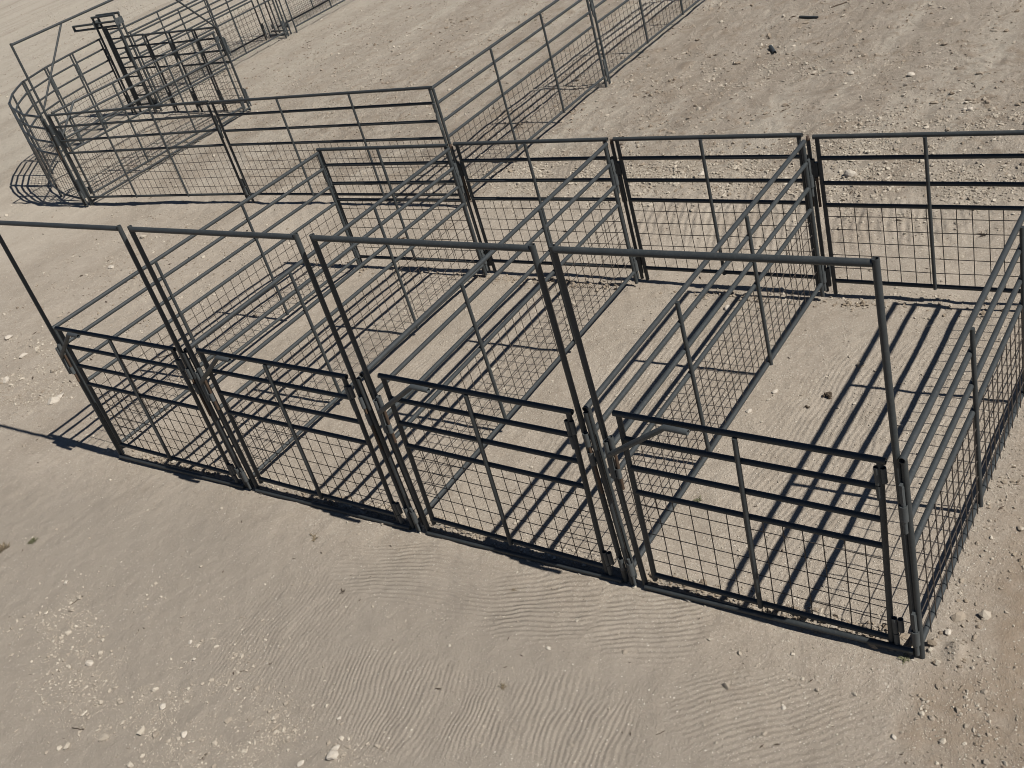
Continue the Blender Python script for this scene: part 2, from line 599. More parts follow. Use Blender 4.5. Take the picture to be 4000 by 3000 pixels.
BLOBS = [  # x, y, sx, sy, count, size factor
    (-9.1, 0.9, 0.9, 0.5, 4420, 1.3), (-9.3, 1.9, 1.3, 0.8, 4420, 1.2), (-9.9, 3.2, 1.5, 0.8, 3060, 1.2), (-8.3, 0.5, 0.4, 0.2, 1530, 1.2),
    (-5.36, -1.55, 0.35, 0.22, 2890, 1.15), (-4.9, -1.75, 0.5, 0.25, 2890, 1.0), (-4.1, -1.85, 0.45, 0.25, 4420, 1.1), (-3.9, -1.45, 0.3, 0.15, 1530, 1.0),
    (-2.85, -1.72, 0.3, 0.14, 2890, 1.1), (-3.4, -1.95, 0.4, 0.2, 2550, 1.0),
    (-5.7, 5.5, 0.7, 0.35, 6120, 1.7), (-4.8, 5.2, 0.5, 0.3, 3910, 1.6), (-3.8, 5.5, 0.6, 0.3, 4760, 1.8), (-2.3, 5.6, 0.8, 0.35, 7140, 1.9),
    (-1.3, 5.2, 0.5, 0.4, 4080, 1.9), (-1.8, 6.4, 0.7, 0.4, 4080, 1.9), (-4.5, 8.3, 1.1, 0.5, 3060, 1.7), (-3.4, 8.2, 0.8, 0.3, 2040, 1.6),
    (-12.4, 9.3, 2.2, 0.8, 4420, 1.7), (-10.5, 7.6, 2.0, 0.7, 4420, 1.5), (-12.4, 11.5, 2.0, 0.8, 2890, 1.8), (-24, 15, 5.0, 2.2, 6120, 3.0), (-20, 10, 3.0, 1.5, 3740, 2.2),
    (-5.3, 2.6, 0.7, 0.5, 2380, 1.1), (-4.2, 2.3, 0.5, 0.6, 1530, 1.0), (-0.8, 2.3, 0.5, 0.7, 2210, 1.0), (-2.6, 2.6, 0.5, 0.6, 1530, 1.0),
    (0.3, 0.2, 0.25, 0.3, 850, 1.0), (0.2, -0.4, 0.4, 0.2, 1020, 1.0), (-0.1, 1.3, 0.2, 0.5, 510, 1.2), (-7.5, 3.2, 0.8, 0.8, 2040, 1.1),
]
pts, sz = [], []
# background scatter, thinning with distance from the pens
n = 95000
rr = np.exp(rng.uniform(math.log(1.2), math.log(30), n))
aa = rng.uniform(R_(55), R_(200), n)
pts.append(np.stack([1.0 + rr * np.cos(aa), -3.0 + rr * np.sin(aa)], -1))
sz.append(np.clip(rng.lognormal(math.log(0.0034), 0.45, n) * (0.75 + rr * 0.075), 0.002, 0.05))
for bx, by, sx_, sy_, cnt, sf in BLOBS:
    cnt = int(cnt * 1.35)
    q = np.stack([rng.normal(bx, sx_, cnt), rng.normal(by, sy_, cnt)], -1)
    pts.append(q)
    sz.append(np.clip(rng.lognormal(math.log(0.0027), 0.60, cnt) * sf, 0.002, 0.026))
# finer chips trodden into the pen floors and the ground behind
for (x0, x1, y0, y1, cnt, md, sg) in ((-6.6, 0.0, 0.1, 3.2, 15000, .0032, .40), (-7.0, 0.6, 4.6, 11.5, 9000, .0062, .55), (-14, -6.5, 4.8, 12, 9000, .0065, .5),
                                      (-11.5, -6.7, 0.0, 4.3, 9000, .0046, .5), (0.02, 1.0, -0.9, 2.2, 2600, .0036, .6)):
    pts.append(np.stack([rng.uniform(x0, x1, cnt), rng.uniform(y0, y1, cnt)], -1))
    sz.append(np.clip(rng.lognormal(math.log(md), sg, cnt), 0.002, 0.032))
# loose dirt and stones kicked up along the two gate rows
for yy, spread, cnt in ((0.07, 0.04, 5200), (3.34, 0.06, 2600)):
    q = np.stack([rng.uniform(-6.7, 0.0, cnt), rng.normal(yy, spread, cnt)], -1)
    pts.append(q)
    sz.append(np.clip(rng.lognormal(math.log(0.0048), 0.5, cnt), 0.002, 0.024))
pts, sz = np.concatenate(pts), np.concatenate(sz)
keep = rng.uniform(0, 1, len(sz)) < np.clip(0.60 + 1.9 * vnoise(pts[:, 0] * 3.3, pts[:, 1] * 3.3, 21) + 1.2 * vnoise(pts[:, 0] * 11, pts[:, 1] * 11, 22), 0.10, 1)
pts, sz = pts[keep], sz[keep]
EXTRA = np.array([(-9.58, 1.15, 0.032), (-8.87, 0.86, 0.03), (-10.78, 3.65, 0.045), (-4.25, -1.9, 0.028), (-3.8, -1.99, 0.026), (-3.91, -2.01, 0.028), (-4.12, -2.14, 0.03), (-4.31, -2.28, 0.028), (-3.77, -2.21, 0.024), (-4.35, -2.31, 0.024), (-2.63, -1.58, 0.017), (-2.69, -1.63, 0.015), (-2.56, -1.61, 0.015), (-2.7, -1.5, 0.014), (0.45, -0.51, 0.017), (-0.84, -0.28, 0.013), (0.36, -0.36, 0.013), (-3.09, -1.68, 0.013), (-1.44, 7.16, 0.038), (-2.04, 6.31, 0.043), (-3.29, 8.06, 0.03), (-4.58, 7.19, 0.03), (-1.3, 6.91, 0.033), (-1.49, 4.6, 0.03), (-2.7, 5.6, 0.045)])
pts, sz = np.concatenate([pts, EXTRA[:, :2]]), np.concatenate([sz, EXTRA[:, 2]])
small = sz < 0.0085
v1, f1 = scatter(pts[small], sz[small], OCT_V, OCT_F)
v2, f2 = scatter(pts[~small], sz[~small], ICO_V, ICO_F)
gravel = link('gravel', fast_mesh('gravel', np.concatenate([v1, v2]), np.concatenate([f1, f2 + len(v1)]), M_GRAVEL, False))
gravel['kind'] = 'stuff'


# clods of the same dirt, scuffed loose on the churned ground and along the gate rows
M_CLOD = stone_material('dirt_clod', (0.20, 0.160, 0.118), (0.30, 0.255, 0.200), (0.25, 0.205, 0.155))
cp_, cs_ = [], []
for (x0, x1, y0, y1, cnt, md) in ((-7.0, 0.8, 5.0, 12.0, 5200, .0105), (-15, -6.5, 5.0, 13, 3200, .010), (-11.5, -6.8, 0.2, 4.2, 2200, .0065), (0.05, 1.0, -0.9, 2.4, 1500, .0065)):
    cp_.append(np.stack([rng.uniform(x0, x1, cnt), rng.uniform(y0, y1, cnt)], -1))
    cs_.append(np.clip(rng.lognormal(math.log(md), .5, cnt), .003, .034))
for yy, sp_, cnt, md in ((0.055, 0.028, 2600, .0075), (3.24, 0.045, 1500, .009)):
    cp_.append(np.stack([rng.uniform(-6.7, 0.0, cnt), rng.normal(yy, sp_, cnt)], -1))
    cs_.append(np.clip(rng.lognormal(math.log(md), .5, cnt), .003, .026))
cp_, cs_ = np.concatenate(cp_), np.concatenate(cs_)
kp = rng.uniform(0, 1, len(cs_)) < np.clip(0.5 + 2.2 * vnoise(cp_[:, 0] * 2.1, cp_[:, 1] * 2.1, 31), 0.05, 1)
v1, f1 = scatter(cp_[kp], cs_[kp], ICO_V, ICO_F)
clods = link('dirt_clods', fast_mesh('dirt_clods', v1, f1, M_CLOD, False))
clods['kind'] = 'stuff'


def gz(x, y):
    return float(ground_h(np.array([x]), np.array([y]))[0])


def stone(x, y, s, label, group='single pale stones on the dirt'):
    BV = ICO_V
    # one subdivision of the icosahedron, roughened
    V = [Vector(p) for p in BV]
    F = []
    mp = {}

    def midp(a, b):
        kk = (min(a, b), max(a, b))
        if kk not in mp:
            V.append(((V[a] + V[b]) / 2).normalized())
            mp[kk] = len(V) - 1
        return mp[kk]
    for a, b, c in ICO_F:
        ab, bc, ca = midp(a, b), midp(b, c), midp(c, a)
        F += [(a, ab, ca), (b, bc, ab), (c, ca, bc), (ab, bc, ca)]
    sc = (random.uniform(.9, 1.35), random.uniform(.7, 1.0), random.uniform(.45, .7))
    dirs = [(Vector((random.gauss(0, 1), random.gauss(0, 1), random.gauss(0, 1))).normalized(), random.uniform(.55, .85)) for _ in range(7)]
    co_ = []
    for p in V:
        q = p * random.uniform(.95, 1.06)
        for d, cut in dirs:                     # broken flat faces
            e = q.dot(d)
            if e > cut:
                q = q - d * (e - cut)
        co_.append((q.x * sc[0] * s, q.y * sc[1] * s, q.z * sc[2] * s))
    me = bpy.data.meshes.new('stone')
    me.from_pydata(co_, [], F)
    me.materials.append(M_STONE)
    o = link('stone', me, None, (x, y, gz(x, y) + s * 0.25))
    o.rotation_euler = (random.uniform(-.2, .2), random.uniform(-.2, .2), random.uniform(0, 6.28))
    tag(o, label, 'stone', group)


STONES = [
    (-9.37, 0.61, 0.055, 'pale stone at the left picture edge, lowest of the three larger stones there', 'pale stones left of the pens'),
    (-9.65, 1.02, 0.05, 'pale stone near the left picture edge, middle one of the three larger stones there', 'pale stones left of the pens'),
    (-10.31, 1.27, 0.05, 'pale stone near the left picture edge, uppermost of the three larger stones there', 'pale stones left of the pens'),
    (-8.27, 0.45, 0.055, 'broad flat stone lying just left of the striped shadow of the leftmost pen', 'pale stones left of the pens'),
    (-8.28, 0.54, 0.038, 'small flat stone just above the broad flat one by the striped shadow', 'pale stones left of the pens'),
    (-10.46, 2.88, 0.045, 'pale stone on open dirt above the leftmost pen, below the cross fence', 'pale stones left of the pens'),
    (-5.69, -1.28, 0.024, 'lone pale stone just above the lower left gravel patch', 'stones in the lower left gravel'),
    (-4.77, -1.76, 0.028, 'angular pale stone at the left side of the lower left gravel', 'stones in the lower left gravel'),
    (-3.61, -1.92, 0.03, 'large greyish stone at the lower right end of the lower left gravel', 'stones in the lower left gravel'),
    (-3.93, -1.82, 0.032, 'oblong pale stone in the middle of the lower left gravel', 'stones in the lower left gravel'),
    (-4.19, -1.36, 0.018, 'upper of two small stones on smooth dirt right of the lower left gravel', 'stones in the lower left gravel'),
    (-4.04, -1.46, 0.018, 'lower of two small stones on smooth dirt right of the lower left gravel', 'stones in the lower left gravel'),
    (-2.6, -1.7, 0.042, 'largest pale stone at the bottom picture edge, left of the middle', 'stones heaped at the bottom edge'),
    (-2.62, -1.65, 0.028, 'pale stone touching the top of the largest stone at the bottom edge', 'stones heaped at the bottom edge'),
    (-2.75, -1.8, 0.024, 'pale stone left of the largest stone, cut close by the bottom edge', 'stones heaped at the bottom edge'),
    (-2.74, -1.48, 0.015, 'topmost small stone of the little heap near the bottom edge', 'stones heaped at the bottom edge'),
    (0.1, 0.19, 0.022, 'pale stone on brown dirt right of the nearest corner post', 'stones near the nearest corner'),
    (0.04, -0.52, 0.018, 'pale stone on the dirt in the lower right corner of the picture', 'stones near the nearest corner'),
    (-0.5, -0.53, 0.014, 'lone pale stone on finely raked dirt at the lower right', 'stones near the nearest corner'),
    (-1.26, -0.03, 0.016, 'little stone close against the base bar of the nearest gate frame', 'stones near the nearest corner'),
    (-1.85, -0.62, 0.014, 'small whitish stone on the raked ridges below the third pen', 'stones near the nearest corner'),
    (-2.37, 7.89, 0.05, 'largest pale stone on the churned dirt at the upper right', 'stones behind the back gates'),
    (-1.5, 6.88, 0.04, 'right hand stone of a touching pair behind the back right gate', 'stones behind the back gates'),
    (-1.56, 6.89, 0.032, 'left hand stone of a touching pair behind the back right gate', 'stones behind the back gates'),
    (-3.08, 8.05, 0.045, 'pale stone in the middle of the tyre marks at the upper right', 'stones behind the back gates'),
    (-2.19, 5.43, 0.065, 'broad pale stone seen between the upper rails of the back right gate', 'stones behind the back gates'),
    (-3.72, 5.45, 0.045, 'pale stone seen between the upper rails of the third back gate', 'stones behind the back gates'),
    (-2.39, 3.06, 0.03, 'pale stone on the floor of the third pen near its back gate', 'stones inside the pens'),
    (-1.64, 1.74, 0.022, 'lower of two stones beside the divider in the nearest right hand pen', 'stones inside the pens'),
    (-1.55, 1.99, 0.024, 'upper of two stones beside the divider in the nearest right hand pen', 'stones inside the pens'),
]
for a in STONES:
    stone(*a)

# ------------------------------------------------------------------ front row: frames, gates, connector posts
FR = 0.0165
HF = 2.24
ORD = ('leftmost', 'second from left', 'third from left', 'rightmost and nearest')


def gate_frame(p0, p1, H, label, group, braces=None):
    p0, p1 = Vector(p0), Vector(p1)
    L = (p1 - p0).length
    t = root('gate_frame', p0, p1, label, 'gate frame', group)
    for x in (0, L):
        pipe('post', t, 'z', (x, 0, -0.03), H + 0.03, FR, True)
    pipe('top_bar', t, 'x', (FR * .6, 0, H - 0.022), L - FR * 1.2, FR * 1.06)
    pipe('base_bar', t, 'x', (FR * .6, -0.019, 0.012), L - FR * 1.2, FR)
    return t, L


def hinge(parent, x, z, side):
    """gate hinge: short tube on the gate and one on the frame, side = +1 hinge to the right"""
    for nm, dx, z0, ln in (('hinge_sleeve', 0.030 * side, z + 0.005, 0.10), ('hinge_sleeve', 0.031 * side, z - 0.085, 0.085),
                           ('hinge_sleeve', 0.060 * side, z + 0.02, 0.085)):
        pipe(nm, parent, 'z', (x + dx, -0.004 if dx * side < .05 else -0.002, z0), ln, 0.0145, True, M_SLEEVE)


def pen_gate(p0, p1, H, mids, label, group, handle=None, hinge_side=1, side=-1):
    t, L = fence_panel(p0, p1, H, mids, label, group, 'pen_gate', 'gate', posts_down=-0.055, bottom=0.076)
    if handle:
        # latch bracket beside the hinge-free stile and its bent pull handle with a grip
        lx = -0.085
        mb = MB()
        mb.tube([(lx, -0.045, 0.84), (lx, -0.045, 1.085)], 0.0165, 12, True)
        mb.tube([(lx + 0.030, -0.036, 1.02), (lx + 0.030, -0.036, 1.115)], 0.0150, 12, True)
        mb.tube([(lx + 0.030, -0.036, 0.835), (lx + 0.030, -0.036, 0.90)], 0.0150, 12, True)
        mb.box((lx + 0.018, -0.036, 1.075), (0.02, 0.006, 0.02))
        link('latch_bracket', mb.mesh('latch_bracket', M_SLEEVE), t)
        rod, el, gl = handle
        path_pipe('latch_handle', t, [(lx + 0.01, -0.050, 1.0), (lx + 0.045, -0.062, 1.03), (rod, -0.068, el - 0.015),
                                      (rod + 0.018, -0.068, el), (rod + gl, -0.068, el - 0.004)], 0.0165, True, M_SLEEVE)
        pipe('latch_rod', t, 'z', (lx + 0.034, -0.034, 0.755), 0.30, 0.0095, False, M_RUST)
    return t, L


FRAMES = [(-6.616, -5.018), (-4.898, -3.334), (-3.199, -1.680), (-1.546, 0.0)]
F_LAB = ['tall square gate frame of dark pipe, leftmost of four, cut by the picture edge',
         'tall square gate frame of dark pipe standing second from the left in the front row',
         'tall square gate frame of dark pipe standing third from the left in the front row',
         'tall square gate frame of dark pipe, nearest of four, at the right corner']
G_LAB = ['low front gate of the leftmost pen with a bent pull handle at its left end',
         'low front gate of the second pen from the left, with a bent pull handle',
         'low front gate of the third pen from the left, with a bent pull handle',
         'widest looking low front gate, nearest the camera, closing the rightmost pen']
GZ = [(0.035, 0.0), (0.02, -0.018), (0.028, -0.028), (0.004, -0.040)]
HAND = [(0.23, 1.272, 0.14), (0.25, 1.275, 0.14), (0.27, 1.272, 0.145), (0.285, 1.272, 0.15)]
for i, (a, b) in enumerate(FRAMES):
    t, L = gate_frame((a, 0, 0), (b, 0, 0.01 if i == 3 else 0), HF, F_LAB[i], 'front gate frames')
    hinge(t, L - 0.125, 1.06, 1)
    hinge(t, L - 0.125, 0.10, 1)
    g, Lg = pen_gate((a + 0.068, 0.008, GZ[i][0]), (b - 0.128, 0.006, GZ[i][1]), 1.25, [0.485], G_LAB[i], 'front pen gates', HAND[i])

# connector posts standing between neighbouring frames / panels
def connector_post(x, y, H, label, group, rod=True, rusty=False, sl=-1):
    t = root('connector_post', (x, y, 0), None, label, 'post', group)
    pipe('shaft', t, 'z', (0, 0, -0.03), H + 0.03, PR * 0.95, True, M_PIPE)
    if rusty:
        pipe('rusty_end', t, 'z', (0, 0, H - 0.012), 0.014, PR * 0.97, True, M_RUST)
    for z in (1.03, 0.90, 0.12):
        pipe('sleeve', t, 'z', (-0.030, sl * 0.014, z), 0.085, 0.0165, True, M_SLEEVE)
    pipe('sleeve', t, 'z', (0.030, sl * 0.020, 0.10), 0.09, 0.0175, True, M_SLEEVE)
    if rod:
        pipe('pin', t, 'z', (-0.026, sl * 0.016, 0.70), 0.38, 0.0085, False, M_RUST)
        pipe('pin', t, 'z', (0.028, sl * 0.018, 0.02), 0.20, 0.0085, False, M_SLEEVE)
    return t


for i, nm in enumerate(('leftmost and second', 'second and third', 'third and fourth')):
    xm = (FRAMES[i][1] + FRAMES[i + 1][0]) / 2 - 0.012
    connector_post(xm, -0.012, 1.248, 'short dark connector post with rusty pin between the %s front frames' % nm, 'front connector posts')

# ------------------------------------------------------------------ pen dividers
D = {1: ((-6.640, 0.03), (-6.625, 3.265), 1.262, 1.245), 2: ((-4.962, 0.03), (-4.970, 3.265), 1.255, 1.260), 3: ((-3.256, 0.035), (-3.330, 3.275), 1.265, 1.275),
     4: ((-1.640, 0.040), (-1.673, 3.275), 1.252, 1.270), 5: ((0.023, 0.0), (0.006, 3.265), 1.250, 1.245)}
D_LAB = {1: 'long side panel of pipe and wire closing the left side of the leftmost pen',
         2: 'long divider panel between the leftmost pen and the second pen',
         3: 'long divider panel between the second and third pens',
         4: 'long divider panel between the third pen and the nearest right hand pen',
         5: 'long outer side panel at the right edge, throwing broad striped shadows'}
for d, (a, b, h0, h1) in D.items():
    t, L = fence_panel((a[0], a[1], h0 - 1.25), (b[0], b[1], h1 - 1.25), 1.25, [0.332, 0.662], D_LAB[d], 'long pen side panels', 'fence_panel', 'fence panel', posts_down=0.03, wire_y=-0.019 if d == 5 else 0.014)
    if d == 5:
        pin_and_sleeve(t, -0.022, 0.014, 0.945)
        pin_and_sleeve(t, -0.022, 0.014, 0.135)
    pin_and_sleeve(t, L + 0.020, -0.016, 0.945)
    pin_and_sleeve(t, L + 0.020, -0.016, 0.135)

# ------------------------------------------------------------------ back row of gates
B = [((-6.610, 3.295), (-5.045, 3.335)), ((-4.935, 3.365), (-3.405, 3.395)), ((-3.290, 3.395), (-1.755, 3.400)), ((-1.605, 3.365), (-0.045, 3.365))]
B_LAB = ['back gate of the leftmost pen, black in shade', 'back gate of the second pen from the left',
         'back gate of the third pen, seen above the third front frame', 'back gate of the right hand pen, running out at the right edge']
for i, (a, b) in enumerate(B):
    t, L = fence_panel((*a, 0), (*b, 0), 1.275, [0.49], B_LAB[i], 'back row gates', 'pen_gate', 'gate', posts_down=0.035)
    # shrouded latch box and hanging rod at the left stile
    mb = MB().box((-0.040, 0.004, 1.02), (0.024, 0.016, 0.055)).tube([(-0.052, 0.0, 0.93), (-0.052, 0.0, 1.10)], 0.0155, 10, True)
    link('latch', mb.mesh('latch', M_PIPE), t)
    pipe('latch_rod', t, 'z', (-0.034, -0.006, 0.72), 0.24, 0.0105, False, M_RUST if i in (1, 3) else M_PIPE)
    pipe('hinge_sleeve', t, 'z', (-0.040, 0, 0.03), 0.16, 0.0135, True, M_PIPE)
    pipe('hinge_sleeve', t, 'z', (L + 0.030, 0, 1.02), 0.10, 0.0135, True, M_PIPE)
    pipe('hinge_sleeve', t, 'z', (L + 0.030, 0, 0.11), 0.10, 0.0135, True, M_PIPE)
for (x, y), nm in (((-5.000, 3.36), 'first and second'), ((-3.345, 3.40), 'second and third'), ((-1.680, 3.385), 'third and fourth')):
    connector_post(x, y, 1.25, 'dark connector post with a rusty open top between the %s back gates' % nm, 'back connector posts', True, True, 1)

# ------------------------------------------------------------------ fences behind
t, L = fence_panel((-12.930, 4.465, 0), (-9.760, 4.640, 0), 1.325, [0.335, 0.668], 'long cross fence panel nearest the big arch frame at left', 'cross fence panels')
pin_and_sleeve(t, L + 0.045, -0.012, 0.98)
pin_and_sleeve(t, L + 0.045, -0.012, 0.13)
t, L = fence_panel((-9.665, 4.640, 0), (-6.250, 4.700, 0), 1.315, [0.335, 0.668], 'long cross fence panel between the curved corner run and the diagonal fence', 'cross fence panels')
pin_and_sleeve(t, L + 0.012, -0.022, 0.98)
pin_and_sleeve(t, -0.035, -0.01, 0.13)
t, L = fence_panel((-6.235, 4.735, 0), (-6.292, 8.035, 0), 1.300, [0.335, 0.668], 'long diagonal fence panel running back from behind the pens', 'diagonal fence panels')
pin_and_sleeve(t, L + 0.05, -0.012, 0.98)
pin_and_sleeve(t, L + 0.05, -0.012, 0.13)
fence_panel((-6.292, 8.135, 0), (-6.290, 11.440, 0), 1.310, [0.335, 0.668], 'diagonal fence panel farther back, cut by the top picture edge', 'diagonal fence panels')
# big arch frame with its gate at the left
t, L = gate_frame((-12.960, 4.455, 0), (-12.940, 7.800, 0), 2.345, 'big tall arch frame with slanted knee braces at the upper left', None)
path_pipe('knee_brace', t, [(0.83, 0, 2.31), (0.015, 0, 1.43)], 0.014)
path_pipe('knee_brace', t, [(L - 0.83, 0, 2.31), (L - 0.015, 0, 1.34)], 0.014)
hinge(t, L - 0.125, 1.12, 1)
hinge(t, L - 0.125, 0.12, 1)
pipe('sleeve', t, 'z', (0.05, -0.05, 0.98), 0.1, 0.018, True, M_SLEEVE)
pipe('sleeve', t, 'z', (0.05, -0.05, 0.12), 0.1, 0.018, True, M_SLEEVE)
for z in (0.90, 1.06, 0.10, 0.24):
    pipe('sleeve', t, 'z', (-0.045, -0.01, z), 0.14, 0.022, True)
g, L = pen_gate((-12.965, 4.565, 0.0), (-12.885, 7.630, -0.01), 1.325, [0.34, 0.665], 'wide low gate inside the big arch frame', None, (0.30, 1.345, 0.13))
connector_post(-12.985, 4.405, 1.30, 'dark connector post beside the left foot of the big arch frame', None)

# row of four narrow panels
NP = [(-15.63, 7.95, -15.05, 7.945), (-14.94, 7.915, -14.39, 7.915), (-14.25, 7.875, -13.68, 7.885), (-13.59, 7.86, -13.03, 7.865)]
NL = ['narrow black panel next to the sliding chute gate, leftmost of four', 'second narrow black panel from the sliding chute gate',
      'third narrow black panel from the sliding chute gate', 'narrow black panel beside the right foot of the big arch frame']
for (x0, y0, x1, y1), lab in zip(NP, NL):
    t, L = fence_panel((x0, y0, 0), (x1, y1, 0), 1.33, [], lab, 'narrow panels in a row')
    for z in (0.98, 0.13):
        pin_and_sleeve(t, L + 0.055, 0.01, z)
        pipe('sleeve', t, 'z', (-0.034, 0.0, z - 0.08), 0.26, 0.021, True)
        pipe('sleeve', t, 'z', (L + 0.034, 0.0, z - 0.08), 0.26, 0.021, True)

# curved run of short panels at the far left
CP = [(-16.23, 7.30, -16.30, 7.96), (-16.10, 6.66, -16.22, 7.24), (-15.84, 6.02, -16.08, 6.60)]
CL = ['short curved run panel nearest the sliding chute gate', 'middle short panel of the curved run', 'short panel of the curved run next to the bent corner panels']
for (x0, y0, x1, y1), lab in zip(CP, CL):
    t, L = fence_panel((x0, y0, 0), (x1, y1, 0), 1.33, [], lab, 'curved run panels')
    for z in (0.98, 0.13):
        pin_and_sleeve(t, L + 0.03, -0.012, z)


def bent_panel(poly, H, label, group, posts):
    p0 = Vector((*poly[0], 0))
    t = root('bent_fence_panel', p0, None, label, 'fence panel', group)
    loc = [Vector((x, y, 0)) - p0 for x, y in poly]

    def at(z):
        return [p + Vector((0, 0, z)) for p in loc]
    path_pipe('top_rail', t, at(H), PR * 1.06, True)
    for q in RAILS:
        path_pipe('rail', t, at(H * q), PR)
    path_pipe('bottom_rail', t, at(H * BOTTOM), PR)
    for k in posts:
        pipe('post', t, 'z', (loc[k].x, loc[k].y, -0.02), H + 0.012, PR)
    mb = MB()
    zt, zb = H * RAILS[2], H * BOTTOM
    for j in range(1, 6):
        mb.tube(at(zb + (zt - zb) * j / 6), WR, 4, False, False)
    for a, b in zip(loc[:-1], loc[1:]):
        m = max(2, int(round((b - a).length / 0.1016)))
        for s in range(1, m):
            q = a.lerp(b, s / m)
            mb.tube([q + Vector((0, 0, zb)), q + Vector((0, 0, zt))], WR, 4, False, False)
    link('wire_mesh', mb.mesh('wire_mesh', M_WIRE), t)
    return t


bent_panel([(-15.82, 5.97), (-15.57, 5.70), (-15.30, 5.43), (-14.82, 5.06)], 1.33, 'bent corner panel at the far left end of the curved run', 'bent corner panels', (0, 2, 3))
bent_panel([(-14.79, 5.03), (-14.40, 4.83), (-14.01, 4.67), (-13.65, 4.53), (-13.03, 4.40)], 1.33, 'bent corner panel joining the curved run to the big arch frame', 'bent corner panels', (0, 2, 4))

# sliding chute gate
t = root('sliding_gate', (-16.13, 7.90, 0), (-15.53, 7.905, 0), 'tall narrow sliding chute gate with ladder rungs and an overhead track', 'sliding gate')
W, HS = 0.60, 1.72
for y in (0.0, 0.11):
    for x in (0, W):
        pipe('post', t, 'z', (x, y, -0.06), HS + 0.06, 0.0195)
    pipe('header', t, 'x', (-0.020, y, HS), W + 0.040, 0.0195)
for x in (-0.012, W + 0.012):
    link('bracket_plate', MB().box((x, 0.055, 1.60), (0.006, 0.085, 0.055)).mesh('bracket_plate', M_SLEEVE), t)
    pipe('brace', t, 'y', (x, 0.0, 0.12), 0.11, 0.012)
for z in (1.605, 1.525):
    pipe('track', t, 'x', (-0.70, 0.04, z), W + 0.72, 0.019)
link('track_end', MB().box((-0.705, 0.04, 1.565), (0.010, 0.02, 0.055)).mesh('track_end', M_PIPE), t)
link('bracket_plate', MB().box((W - 0.01, 0.06, 0.10), (0.07, 0.006, 0.09)).mesh('bracket_plate', M_SLEEVE), t)
for x in (0.105, 0.155):
    pipe('door_stile', t, 'z', (x, 0.055, 0.10), 1.40, 0.025)
pipe('door_stile', t, 'z', (W - 0.06, 0.055, 0.10), 1.40, 0.0165)
for k_ in range(9):
    pipe('rung', t, 'x', (0.12, 0.055, 0.115 + 0.1705 * k_), W - 0.17, 0.0140)

# far alley
AL = [((-16.34, 8.22), (-16.27, 11.55), 'left fence panel of the far alley, nearer half', 0), ((-15.68, 8.18), (-15.68, 11.55), 'right fence panel of the far alley, nearer half', 0),
      ((-16.26, 11.95), (-16.24, 15.25), 'left fence panel of the far alley beyond the small arch', 0), ((-15.66, 11.85), (-15.62, 15.2), 'right fence panel of the far alley beyond the small arch', 0)]
for a, b, lab, _ in AL:
    t, L = fence_panel((*a, 0), (*b, 0), 1.33, [0.335, 0.668], lab, 'far alley fence panels')
    pin_and_sleeve(t, L + 0.04, 0.0, 0.13)
    pin_and_sleeve(t, L + 0.04, 0.0, 0.98)
t, L = gate_frame((-16.30, 11.72, 0), (-15.72, 11.66, 0), 2.3, 'far narrow frame across the alley at the top picture edge', None)
pipe('base_bar', t, 'x', (0.02, 0.05, 0.07), L - 0.04, FR)
connector_post(-16.18, 11.78, 1.3, 'far dark connector post at the left of the alley frame', None, False)
connector_post(-15.76, 11.78, 1.3, 'far dark connector post at the right of the alley frame', None, False)

# ------------------------------------------------------------------ small litter
M_WEED = plain('weed_leaf', (0.085, 0.088, 0.045), (0.17, 0.16, 0.09), 30, 0.8)
M_DRY = plain('dry_stalk', (0.10, 0.075, 0.045), (0.24, 0.19, 0.12), 30, 0.9)
M_DUNG = plain('dung', (0.035, 0.026, 0.018), (0.09, 0.065, 0.042), 60, 0.95)
M_TWIG = plain('twig', (0.04, 0.028, 0.02), (0.11, 0.08, 0.055), 40, 0.9)


def tuft(x, y, s, nblade, mat, label, name='weed_tuft', cat='weed', flat=0.6, group='weed tufts on the dirt'):
    v, f = [], []
    for _ in range(nblade):
        a = random.uniform(0, 6.283)
        ln = s * random.uniform(.4, 1.0)
        w = s * random.uniform(.04, .10)
        e = random.uniform(0.1, flat * 1.4)
        b = Vector((random.gauss(0, s * .22), random.gauss(0, s * .22), 0))
        d = Vector((math.cos(a), math.sin(a), 0))
        n_ = Vector((-d.y, d.x, 0)) * w
        m = b + d * ln * .5 + Vector((0, 0, ln * e * .6))
        tip = b + d * ln + Vector((0, 0, ln * e * .7))
        i = len(v)
        v += [b - n_ * .5, b + n_ * .5, m + n_, m - n_, tip]
        f += [(i, i + 1, i + 2, i + 3), (i + 3, i + 2, i + 4)]
    me = bpy.data.meshes.new(name)
    me.from_pydata([tuple(p) for p in v], [], f)
    me.materials.append(mat)
    tag(link(name, me, None, (x, y, gz(x, y))), label, cat, group)


tuft(-6.46, -1.05, 0.053, 56, M_WEED, 'green weed tuft alone on the smooth dirt at the left edge')
tuft(-6.66, -1.20, 0.062, 48, M_DRY, 'brown dried weed cut by the left picture edge')
tuft(-4.01, -0.31, 0.062, 11, M_DRY, 'sprawling dry weed stalk in front of the second pen', flat=.35)
tuft(-0.05, -0.045, 0.037, 36, M_WEED, 'dusty weed at the foot of the nearest corner post')
tuft(-1.58, 0.79, 0.034, 40, M_WEED, 'small green weed inside the nearest right hand pen')
tuft(-0.77, 4.39, 0.056, 24, M_TWIG, 'dark dry weed behind the back gate at the right')
tuft(-2.31, -0.28, 0.025, 16, M_DRY, 'tiny dry weed on the raked dirt in front of the third pen')
tuft(-3.43, -0.66, 0.028, 20, M_TWIG, 'small dark weed on the raked dirt below the second pen')
tuft(-3.37, -1.99, 0.031, 20, M_TWIG, 'dark dry weed among stones at the bottom edge')
